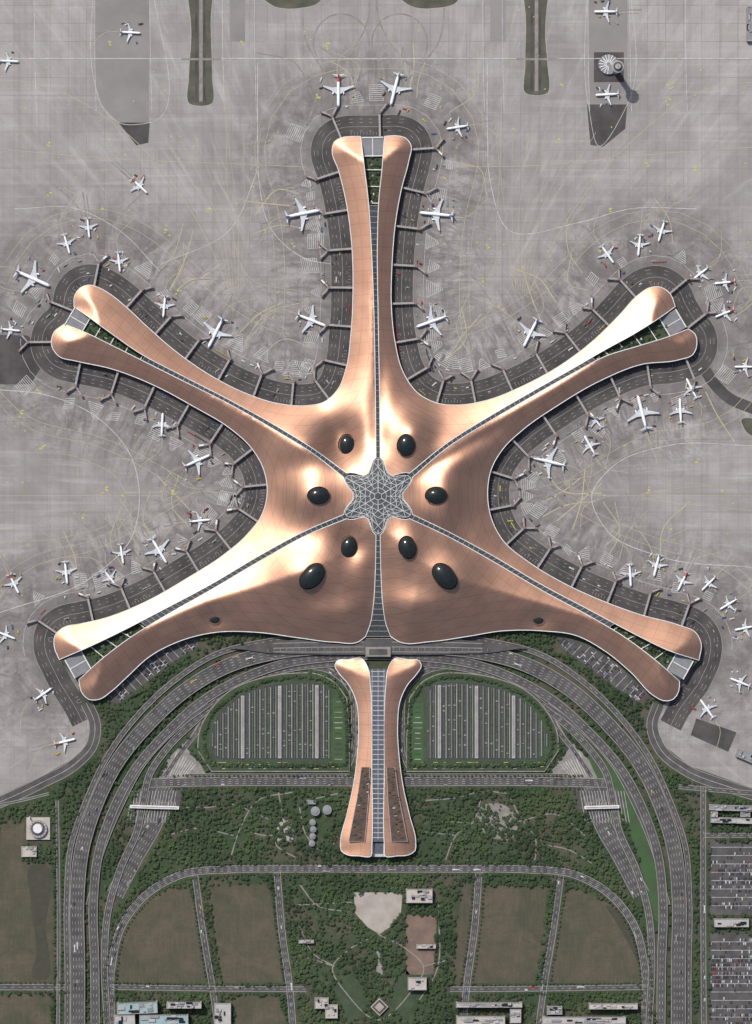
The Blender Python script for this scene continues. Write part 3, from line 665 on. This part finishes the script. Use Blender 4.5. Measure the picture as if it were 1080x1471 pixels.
road([(-300,1418),(0,1418),(106,1418)],8,None,2); road([(1010,1130),(1010,1300),(1012,1600)],7,None,2,n_car=8); road([(-300,1160),(30,1150),(70,1140)],3,None,1); road([(82,1150),(84,1300),(82,1600)],4,None,1)
road([(1010,1200),(1200,1200)],6,None,2); road([(975,1130),(1200,1150)],6,None,2)
fp=PP([(330,930),(430,918),(480,925),(543,918),(606,925),(656,918),(756,930),(700,938),(620,940),(543,940),(466,940),(386,938)])
rd.poly(fp,9.2,0,base=6.6)
for s_ in (-1,1):
    for yy in (922,929,936):
        rd.ribbon(PP([(543+s_*20,yy),(543+s_*90,yy+.5),(543+s_*150,yy+2 if yy<930 else yy)]),1.,9.28,mi=1)
for x in range(385,705,9): rd.box(*P(x,931+abs(x-543)*.02),9.25,9.9,.7,5,0,3)
rd.box(*P(543,936),9.3,12,36,14,0,3); rd.box(*P(543,936),12,12.6,26,8,0,0)
for m in (0,1):
    f=MIR if m else (lambda l:l)
    for k,pl in enumerate(([(228,1118),(240,1092),(262,1068),(288,1098),(296,1112),(262,1118)],[(184,1162),(200,1132),(262,1132),(258,1162)])):
        p_=PP(f(pl)); rd.poly(p_,.11,3 if k==0 else 0); block_poly(p_)
    for k in range(9):
        x0=240+k*3.4; a=f([(x0,1116-k*.3),(x0+14,1080+k*2.2)]); rd.ribbon(PP(a),.8,.13,mi=2)
    for k in range(16):
        x0=190+k*4.2; a=f([(x0,1136),(x0-8,1182)]); rd.ribbon(PP(a),.6,.62,mi=2)
rd.done()
for m in (0,1):
    b=B('toll_plaza_canopy',[WHITE,PDARK,CONC]); x=222 if not m else 864
    r=.03*(-1 if not m else 1); X0,Y0=P(x,1159); b.box(X0,Y0,6,7.4,70 if not m else 50,4.6,r,0); b.box(X0,Y0,7.4,8,66 if not m else 46,1.5,r,2)
    for k in range(-6,7): b.box(X0+k*(5 if not m else 3.6),Y0,0,6,1.2,3,r,1); b.box(X0+k*(5 if not m else 3.6),Y0,0.3,1.2,1.0,14,r,2)
    b.done()
cars('cars_on_roads',[(x,y,r,L,W,h,random.choices(range(6),[5,4,5,.6,.6,.6])[0]) for x,y,r,L,W,h,z in carspots if z<1],CM)
oo=cars('cars_on_viaduct',[(x,y,r,L,W,h,random.choices(range(6),[5,4,5,.6,.6,.6])[0]) for x,y,r,L,W,h,z in carspots if z>6],CM); oo.location.z=6.55
lw=B('lawns_and_fields',[FIELD,GRASS,LAWN,BROWN,PAVE,PLAZA,simple('dark_field',(.05,.045,.03),(.035,.038,.024),.1)])
def area(pts,mi,z=.06,bl=True,sm=False):
    p_=cat(PP(pts),5,True) if sm else PP(pts); lw.poly(p_,z,mi)
    if bl: block_poly(p_)
area([(166,1412),(167,1360),(180,1325),(205,1296),(240,1277),(272,1272),(284,1330),(298,1412)],0)
area([(299,1272),(386,1270),(397,1340),(406,1412),(318,1412),(306,1330)],0)
area([(664,1272),(788,1272),(780,1340),(768,1412),(652,1412),(655,1340)],0)
area([(813,1275),(850,1282),(890,1310),(918,1350),(928,1412),(788,1412),(800,1340)],0)
area([(870,1300),(890,1310),(915,1345),(926,1400),(905,1360),(885,1325)],6,.075,sm=True)
area([(-300,1238),(74,1238),(78,1300),(76,1410),(-300,1410)],0); area([(46,1243),(64,1243),(66,1330),(62,1408),(48,1405),(52,1370),(45,1300)],6,.075,sm=True); area([(-300,1428),(74,1428),(74,1560),(-300,1560)],0)
area([(0,1180),(36,1180),(30,1238),(0,1238)],0,.065); area([(335,1430),(400,1430),(412,1471),(412,1560),(345,1560)],0)
area([(872,1090),(890,1100),(915,1150),(935,1215),(948,1300),(945,1325),(930,1280),(915,1225),(893,1165),(876,1120)],1,.07,sm=True)
area([(838,1068),(858,1085),(872,1110),(860,1125),(846,1095)],1,.065,sm=True)
area([(583,1315),(628,1315),(622,1400),(583,1400)],3)
area([(508,1282),(578,1282),(576,1310),(560,1332),(545,1342),(528,1332),(510,1312)],5)
area([(690,1160),(720,1155),(745,1180),(735,1205),(700,1200),(685,1180)],4,.065,False,True)
for m in (0,1):
    f=MIR if m else (lambda l:l)
    area(f([(480,1420),(505,1390),(530,1440),(500,1471)]),2)
for cx,cy,rx,ry in ((300,1175,22,9),(360,1210,20,12),(260,1215,18,10),(470,1215,8,10),(640,1160,14,9),(720,1220,24,8),(800,1190,16,16),(450,1300,9,16),(455,1400,16,10),(630,1205,12,10)):
    area([(cx+rx*math.cos(a)*random.uniform(.7,1.2),cy+ry*math.sin(a)*random.uniform(.7,1.2)) for a in np.linspace(0,5.6,8)],random.choice([2,2,2,0]),.067,False,True)
lw.done()
pa=B('park_paths',[PAVE,CONC])
paths=[[(543,1342),(500,1365),(478,1388),(500,1430),(543,1465),(586,1430),(608,1388),(586,1365),(543,1342)],[(430,1270),(455,1300),(500,1310)],[(430,1330),(450,1370),(480,1388)],[(330,1236),(345,1190),(370,1150),(420,1138)],[(400,1138),(405,1180),(395,1210),(430,1235)],
[(300,1160),(330,1155),(370,1170),(405,1185)],[(240,1200),(280,1190),(335,1200)],[(430,1160),(440,1200),(470,1225),(485,1200)],[(610,1150),(660,1145),(690,1136)],[(640,1235),(655,1200),(680,1180),(690,1150)],[(730,1140),(745,1170),(770,1210),(768,1236)],[(640,1180),(680,1182)],[(745,1180),(800,1170),(840,1200)],[(770,1212),(820,1222),(850,1240)],
[(600,1440),(625,1400),(630,1300)],[(425,1300),(505,1296)],[(345,1190),(380,1200),(400,1200)],[(260,1160),(300,1160)],[(700,1136),(730,1140)],[(610,1195),(655,1200)],[(485,1140),(440,1150)],[(430,1372),(480,1388)],[(608,1388),(640,1380)]]
for k,p_ in enumerate(paths):
    c=cat(PP(p_),4); pa.ribbon(c,1.7,.09+.004*k,mi=0); block_rib(c,1)
pa.poly(PP([(396,1178),(410,1176),(424,1190),(420,1210),(404,1205),(398,1192)]),.2,1); pa.cyl(*P(412,1192),0,2.5,6,5,14,1); pa.cyl(*P(402,1206),0,2,4,4,14,1)
pa.box(*P(545,1388),.2,.5,9,56,0,0)
for k in range(18): pa.box(*P(545,1362+k*3),.5,.8,7,.8,0,1)
pa.done()

# parking gardens
SOLAR=simple('canopy_dark',(.05,.05,.052),(.035,.035,.037),.2)
def dshape(top,bottom):
    return cat(top,6)+bottom
for m in (0,1):
    f=MIR if m else (lambda l:l)
    b=B('parking_garage_roof',[GRASS,SOLAR,CONC,PAVE,GREYROOF,YEL,LAWN])
    top=[(284,1078),(286,1052),(302,1020),(332,991),(375,974),(420,967),(455,968),(480,980),(498,1003)]
    po=dshape(PP(f(top)),PP(f([(502,1060),(502,1108),(304,1108)]))); b.poly(po,4.0,6,base=0); b.ribbon(po,1.6,4.15,closed=True,mi=3); block_poly(po)
    itop=[(301,1072),(303,1050),(320,1018),(355,992),(395,982),(440,979),(464,981)]
    b.poly(PP(f([(478,998),(492,1010),(496,1050),(495,1096),(478,1096)])),4.05,0)
    for k in range(12): b.box(*P((486 if not m else 600),1008+k*7.5),4.1,4.5,random.uniform(6,13),1.2,0,random.choice([3,2,1]))
    pi=dshape(PP(f(itop)),PP(f([(474,992),(474,1092),(312,1092)]))); b.poly(pi,4.1,1); b.ribbon(pi,1.3,4.3,closed=True,mi=0)
    xs=np.arange(303,474,7.6)
    if m: xs=1086-xs
    for j,x in enumerate(xs):
        yy=np.arange(970,1096,1.); qq=np.array([P(x,y) for y in yy]); ins=inside(qq,pi)
        if ins.sum()<15: continue
        y0,y1=yy[ins].min()+3,yy[ins].max()-3; cx,_=P(x,0); cy=735.5-(y0+y1)/2
        if j%7==6: b.box(cx,cy,4.12,6.5,5.,y1-y0,0,2); b.box(cx,cy,6.5,6.9,1.6,y1-y0-6,0,4)
        else:
            b.box(cx+3.2,cy,4.12,5.,1.5,y1-y0,0,0); b.box(cx+1.9,cy,4.12,4.4,1.0,y1-y0,0,2 if j%2 else 3)
            b.box(cx-.9,cy,4.12,6.,.35,y1-y0,0,4)
            for yk in np.arange(y0+3,y1-3,7): 
                if random.random()<.35: b.box(cx-1.2,735.5-yk,4.15,5.6,3.,random.uniform(1.,2.5),0,random.choice([1,4,3]))
    for k in range(60):
        x=random.uniform(305,498); x=1086-x if m else x; b.box(*P(x,random.choice([1095,1098,1101,1104])),4.2,4.6,random.uniform(2,7),.9,0,random.choice([5,3,2,0,3]))
    b.done()
    b2=B('garden_forecourt',[LAWN,PAVE,CONC]); 
    p_=dshape(PP(f([(260,1085),(276,1055),(292,1028),(330,985),(380,962),(430,955),(470,958),(500,980),(511,1010)])),PP(f([(514,1060),(508,1112),(262,1112)]))); b2.poly(p_,.08,0); b2.ribbon(p_,1.6,.1,closed=True,mi=1)
    b2.done()

cp=B('surface_car_park',[ASPH2,MARK,PAVE]); its=[]
def park(pts,ang,pitch=11,mi=0,z=.1,dens=.75,W=(3,4,8,.5,.6,0)):
    pl=PP(pts); cp.poly(pl,z,mi); block_poly(pl); a=np.array(pl); c=a.mean(0); u=np.array([math.cos(ang),math.sin(ang)]); v=np.array([-u[1],u[0]]); R=np.abs(a-c).max()*1.5
    for s in np.arange(-R,R,pitch):
        t=np.arange(-R,R,2.6); qq=c+np.outer(t,u)+v*s; ok=inside(qq,pl)&inside(qq+v*5,pl)&inside(qq-v*5,pl)
        if ok.sum()<3: continue
        tt=t[ok]; cp.ribbon([tuple(c+u*tt[0]+v*s),tuple(c+u*tt[-1]+v*s)],.6,z+.05,mi=1)
        dn_=np.clip(dens*(1.+.8*math.sin(s*.09+1)),0,.95)
        for x in tt:
            for sg in (-1,1):
                if random.random()<dn_*(1+.4*math.sin(x*.06+s)): q_=c+u*x+v*(s+sg*2.6); its.append((q_[0],q_[1],ang+math.pi/2,4.3,1.7,1.5,random.choices(range(6),W)[0]))
park([(800,912),(845,925),(885,952),(920,985),(938,1003),(915,1010),(880,985),(840,955),(805,930)],-.75+math.pi/2,11,0,.1,.35)
park([(285,912),(240,925),(200,950),(165,985),(150,1005),(172,1010),(205,985),(250,950),(285,930)],.75-math.pi/2,11,0,.1,.35)
park([(1020,1208),(1200,1210),(1200,1316),(1020,1314)],0,12,0,.1,.36); park([(1020,1340),(1200,1340),(1200,1600),(1020,1600)],0,12,0,.1,.36)
cp.done(); cars('parked_cars',its,CM)

# ---------------- buildings ----------------
def building(name,x,y,w,d,h,rot=0,roof=BEIGE,units=6,wing=None):
    b=B(name,[roof,WALL,GLASS,CONC,GREYROOF]); X0,Y0=P(x,y); c,s=math.cos(rot),math.sin(rot)
    def T(u,v): return X0+u*c-v*s,Y0+u*s+v*c
    block_poly([T(-w/2-2,-d/2-2),T(w/2+2,-d/2-2),T(w/2+2,d/2+2),T(-w/2-2,d/2+2)])
    b.box(X0,Y0,0,h,w,d,rot,1); b.box(X0,Y0,h,h+.1,w-1.6,d-1.6,rot,0)
    for u,v,ww,dd in ((0,d/2-.4,w,.8),(0,-d/2+.4,w,.8),(w/2-.4,0,.8,d-1.6),(-w/2+.4,0,.8,d-1.6)): b.box(*T(u,v),h,h+1.1,ww,dd,rot,3)
    for fl in range(int(h/4)):
        for v in (-1,1): b.box(*T(0,v*(d/2+.05)),1+fl*4,3+fl*4,w*.92,.1,rot,2)
        for v in (-1,1): b.box(*T(v*(w/2+.05),0),1+fl*4,3+fl*4,.1,d*.92,rot,2)
    for k in range(units):
        b.box(*T(random.uniform(-.4,.4)*w,random.uniform(-.36,.36)*d),h+.1,h+random.uniform(1.2,3),random.uniform(1.5,.16*w+2),random.uniform(1.5,.16*d+2),rot,random.choice([4,3,1,2]))
    b.done()
building('office_building',602,1286,38,20,12,0,BEIGE,12); building('office_building',599,1412,27,18,12,0,BEIGE,8); building('office_building',440,1352,22,5,6); building('office_building',612,1359,28,6,6)
building('pavilion_building',462,1440,20,16,9); building('pavilion_building',476,1452,18,20,8)
building('service_building',1050,1160,64,8,10,-.03,GREYROOF,12); building('service_building',1050,1178,60,8,9,-.03,WALL,12); building('service_building',1025,1169,10,8,12,-.03,WALL,3);building('service_building',1070,1169,14,8,7,-.03,GREYROOF,3); building('service_building',1050,1325,50,12,8,0,WALL,12)
building('hotel_building',198,1446,58,16,20,.04,TEAL,14); building('hotel_building',180,1470,30,28,18,.04,WALL,12); building('hotel_building',265,1442,50,9,20,.0,WALL,14); building('hotel_building',236,1463,70,14,16,0,TEAL,16)
building('hotel_building',702,1442,95,7,16,0,WALL,16); building('hotel_building',690,1465,70,14,16,0,BEIGE,16); building('hotel_building',740,1458,16,20,14,0,WALL,6); building('hotel_building',880,1444,70,8,16,0,BEIGE,14); building('hotel_building',838,1464,120,10,16,0,WALL,22); building('hotel_building',796,1450,22,12,12,0,GREYROOF,8)
building('small_building',42,1223,22,15,6,0,BEIGE,5); building('small_building',320,1455,24,30,12,0,WALL,8); building('small_building',1070,1085,26,12,8,-.4,GREYROOF,6)
building('small_building',1076,35,8,50,8,0,GREYROOF,6)
b=B('diamond_pavilion',[PLAZA,MAROON,WALL]); X0,Y0=P(545,1446); b.box(X0,Y0,0,5,18,18,math.pi/4,2); b.box(X0,Y0,5,5.6,15.5,15.5,math.pi/4,1); b.box(X0,Y0,5.6,7,10,10,math.pi/4,0); b.done(); block_poly(PP([(528,1446),(545,1428),(562,1446),(545,1464)]))
b=B('radar_station',[WHITE,PDARK,BEIGE,CONC]); X0,Y0=P(55,1190); b.box(X0,Y0,0,4,34,32,0,2); b.cyl(X0,Y0,4,9,13,13,28,3); b.cyl(X0,Y0,9,9.4,10,10,28,1); b.cyl(X0,Y0,9.4,13,7.5,6,24,0); b.cyl(X0-12,Y0+16,0,18,1.5,1,8,0)
for k in range(16): a=k*math.pi/8; b.box(X0+11.3*math.cos(a),Y0+11.3*math.sin(a),9,9.8,1.6,.6,a,1)
b.done(); block_poly(PP([(36,1170),(74,1170),(74,1210),(36,1210)]))
b=B('storage_tanks',[WALL,CONC,GREYROOF])
for x,y,r in ((453,1165,6.5),(470,1163,6.5),(449,1181,4.5),(450,1191,4.5),(449,1201,4.5),(448,1211,4.5)): b.cyl(*P(x,y),0,8,r,r,22,0); b.cyl(*P(x,y),8,9.2,r*.96,r*.3,22,2)
b.box(*P(448,1152),0,5,12,6,0,2); b.done(); block_poly(PP([(441,1150),(480,1150),(480,1172),(456,1218),(441,1218)]))
b=B('control_tower',[CONC,WHITE,GLASS,PDARK,GREYROOF]); X0,Y0=P(884,102)
prof=[(0,5),(40,3.8),(52,4.4),(58,7),(60,8.4)]
for (z0,r0),(z1,r1) in zip(prof[:-1],prof[1:]): b.cyl(X0,Y0,z0,z1,r0,r1,28,0)
b.cyl(X0,Y0,60,64,8,8.6,28,2); b.cyl(X0,Y0,64,65.2,9,8.6,28,0); b.cyl(X0,Y0,65.2,67,6.4,6.4,28,3); b.cyl(X0,Y0,67,70,4.2,4,24,0); b.cyl(X0,Y0,70,79,.5,.2,8,3)
Bx,By=P(874,93)
b.cyl(Bx,By,0,5,15,14,26,4)
for k in range(13):
    a=math.radians(0+k*22); b.beam((Bx+3*math.cos(a),By+3*math.sin(a),5.1),(Bx+14*math.cos(a),By+14*math.sin(a),5.1),1.1,.8,1)
b.done()

# ---------------- trees ----------------
def tree_proto(seed):
    r=random.Random(seed); V=[];F=[];Mi=[];T=[]
    def tri(a,b,c,m,t): o=len(V); V.extend([a,b,c]); F.append((o,o+1,o+2)); Mi.append(m); T.append(t)
    h=5.2
    for i in range(4):
        a=math.pi/2*i;b_=a+math.pi/2
        p0=(.28*math.cos(a),.28*math.sin(a),0);p1=(.28*math.cos(b_),.28*math.sin(b_),0);p2=(.1*math.cos(a),.1*math.sin(a),h*.7)
        tri(p0,p1,p2,1,.3)
    for i in range(3):
        a=r.uniform(0,6.28); tri((0,0,h*.35),(.15,0,h*.4),(1.3*math.cos(a),1.3*math.sin(a),h*.65),1,.3)
    for i in range(30):
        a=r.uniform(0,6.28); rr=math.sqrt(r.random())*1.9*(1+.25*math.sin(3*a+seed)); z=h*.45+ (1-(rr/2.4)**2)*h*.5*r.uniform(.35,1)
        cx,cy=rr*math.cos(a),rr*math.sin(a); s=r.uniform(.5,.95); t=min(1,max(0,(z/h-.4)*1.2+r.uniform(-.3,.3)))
        pts=[]
        a0=r.uniform(0,6.28)
        for k in range(3): pts.append((cx+s*math.cos(a0+k*2.1),cy+s*math.sin(a0+k*2.1),z+r.uniform(-.5,.5)*s))
        tri(*pts,0,t)
    return np.array(V),np.array(Mi),np.array(T)
PR=[tree_proto(s) for s in range(6)]
def forest(name,pts,zb=0,sc=(.7,1.35)):
    Vs=[];Ms=[];Ts=[]
    for x,y in pts:
        V,m,t=PR[rng.integers(6)]; s=rng.uniform(*sc)*(1 if rng.random()<.9 else 1.35); a=rng.uniform(0,6.28); c,sn=math.cos(a)*s,math.sin(a)*s
        reg=.4*math.sin(x*.031+1.3*math.sin(y*.023))*math.cos(y*.037+x*.011)
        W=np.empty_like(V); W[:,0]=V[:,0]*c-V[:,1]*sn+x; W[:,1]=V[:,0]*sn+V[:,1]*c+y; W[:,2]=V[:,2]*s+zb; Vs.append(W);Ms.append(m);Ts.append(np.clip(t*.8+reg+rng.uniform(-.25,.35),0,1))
    V=np.vstack(Vs);m=np.concatenate(Ms);t=np.concatenate(Ts); n=len(m); me=bpy.data.meshes.new(name)
    me.vertices.add(3*n); me.vertices.foreach_set('co',V.ravel().astype(np.float32)); me.loops.add(3*n); me.loops.foreach_set('vertex_index',np.arange(3*n,dtype=np.int32))
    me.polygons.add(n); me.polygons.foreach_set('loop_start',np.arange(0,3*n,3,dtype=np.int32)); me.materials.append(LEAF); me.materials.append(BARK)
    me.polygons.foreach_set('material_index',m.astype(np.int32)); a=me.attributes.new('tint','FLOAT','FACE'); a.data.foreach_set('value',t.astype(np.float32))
    me.update(calc_edges=True); me.validate(); o=bpy.data.objects.new(name,me); scene.collection.objects.link(o)
for p in petals.values(): block_poly(p)
block_poly(cat(PP(hL),4,True)); block_poly(cat(PP(MIR(hL)),4,True)); block_poly(PP([(528,945),(558,945),(558,1235),(528,1235)]))
land=PP([(-60,1190),(0,1160),(60,1132),(118,1100),(143,1070),(145,1035),(128,1012),(300,900),(543,930),(786,900),(955,1012),(932,1035),(940,1078),(980,1114),(1040,1136),(1140,1160),(1140,1520),(-60,1520)])
q=rng.uniform([-600,-800],[600,-150],(95000,2)); q=q[inside(q,land)]
ix=((q[:,0]+620)/2).round().astype(int);iy=((q[:,1]+860)/2).round().astype(int); q=q[~MASK.reshape(MH,MW)[iy,ix]]
X_,Y_=q[:,0],q[:,1]
dn=.52+.3*np.sin(X_*.045+2*np.sin(Y_*.03))*np.cos(Y_*.05+1.5*np.sin(X_*.021))+.3*np.sin(X_*.13+3*np.sin(Y_*.09))*np.sin(Y_*.15+2*np.sin(X_*.07)); q=q[rng.random(len(q))<np.clip(dn,.06,.9)]
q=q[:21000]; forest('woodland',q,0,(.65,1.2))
row=[]
def rowt(pts,off,step=7):
    c=np.array(resample(cat(PP(pts),5),step)); t=np.gradient(c,axis=0); L=np.hypot(t[:,0],t[:,1]); n=np.stack([-t[:,1]/L,t[:,0]/L],1)
    for s in (-1,1): row.extend((c+n*off*s+rng.uniform(-.6,.6,c.shape)).tolist())
for m in (0,1):
    f=MIR if m else (lambda l:l)
    for pts,o_ in (([(160,1471),(160,1390),(175,1330),(210,1285),(262,1256),(330,1249),(420,1248),(540,1248)],8),([(280,1262),(290,1330),(303,1412)],7),([(398,1260),(404,1330),(416,1412)],8),([(165,1418),(300,1420),(400,1421)],6.5),([(250,1123),(400,1123),(500,1123)],9)): rowt(f(pts),o_,6)
rowt([(0,1418),(100,1418)],7); rowt([(84,1160),(84,1300),(82,1471)],5)
forest('street_trees',row,0,(.6,.95))
cq=[]
for m,w in court:
    for k in range(3): cq.append(m+rng.uniform(-.4,.4,2)*w*.8)
forest('courtyard_trees',cq,12,(.5,.9))
gp=[]
for m in (0,1):
    for k in range(520):
        pts=[(306,1098),(294,1078),(292,1055),(306,1022),(336,996),(378,979),(425,971),(458,973),(482,986),(496,1010),(499,1055),(498,1098),(400,1099),(306,1098)]
        if m: pts=MIR(pts)
        if k==0: rs=resample(PP(pts),1.)
        gp.append(rs[rng.integers(len(rs))]+rng.uniform(-2.,2.,2))
forest('garage_roof_planting',gp,4.1,(.5,.8))

# ---------------- light, world, camera ----------------
az=np.array([-.55,.83]); az/=np.linalg.norm(az); el=math.radians(55)
sd=Vector((az[0]*math.cos(el),az[1]*math.cos(el),math.sin(el)))
su=bpy.data.lights.new('sun','SUN'); su.energy=3.5; su.angle=math.radians(.7); su.color=(1,.965,.92)
so=bpy.data.objects.new('sun',su); scene.collection.objects.link(so); so.rotation_euler=sd.to_track_quat('Z','Y').to_euler(); so.location=(0,0,500)
w=bpy.data.worlds.new('World'); scene.world=w; w.use_nodes=True; nt=w.node_tree; sky=nt.nodes.new('ShaderNodeTexSky'); sky.sky_type='NISHITA'; sky.sun_disc=False
sky.sun_elevation=el; sky.sun_rotation=math.atan2(az[0],az[1]); sky.dust_density=3; bg=nt.nodes['Background']; nt.links.new(sky.outputs[0],bg.inputs[0]); bg.inputs[1].default_value=.12
cd=bpy.data.cameras.new('camera'); co=bpy.data.objects.new('camera',cd); scene.collection.objects.link(co); co.location=(0,0,6500); cd.sensor_fit='VERTICAL'; cd.sensor_height=24
cd.lens=24*6500/1471; cd.clip_end=100000; cd.clip_start=10; scene.camera=co
scene.view_settings.view_transform='Standard'; scene.view_settings.look='None'; scene.view_settings.exposure=0
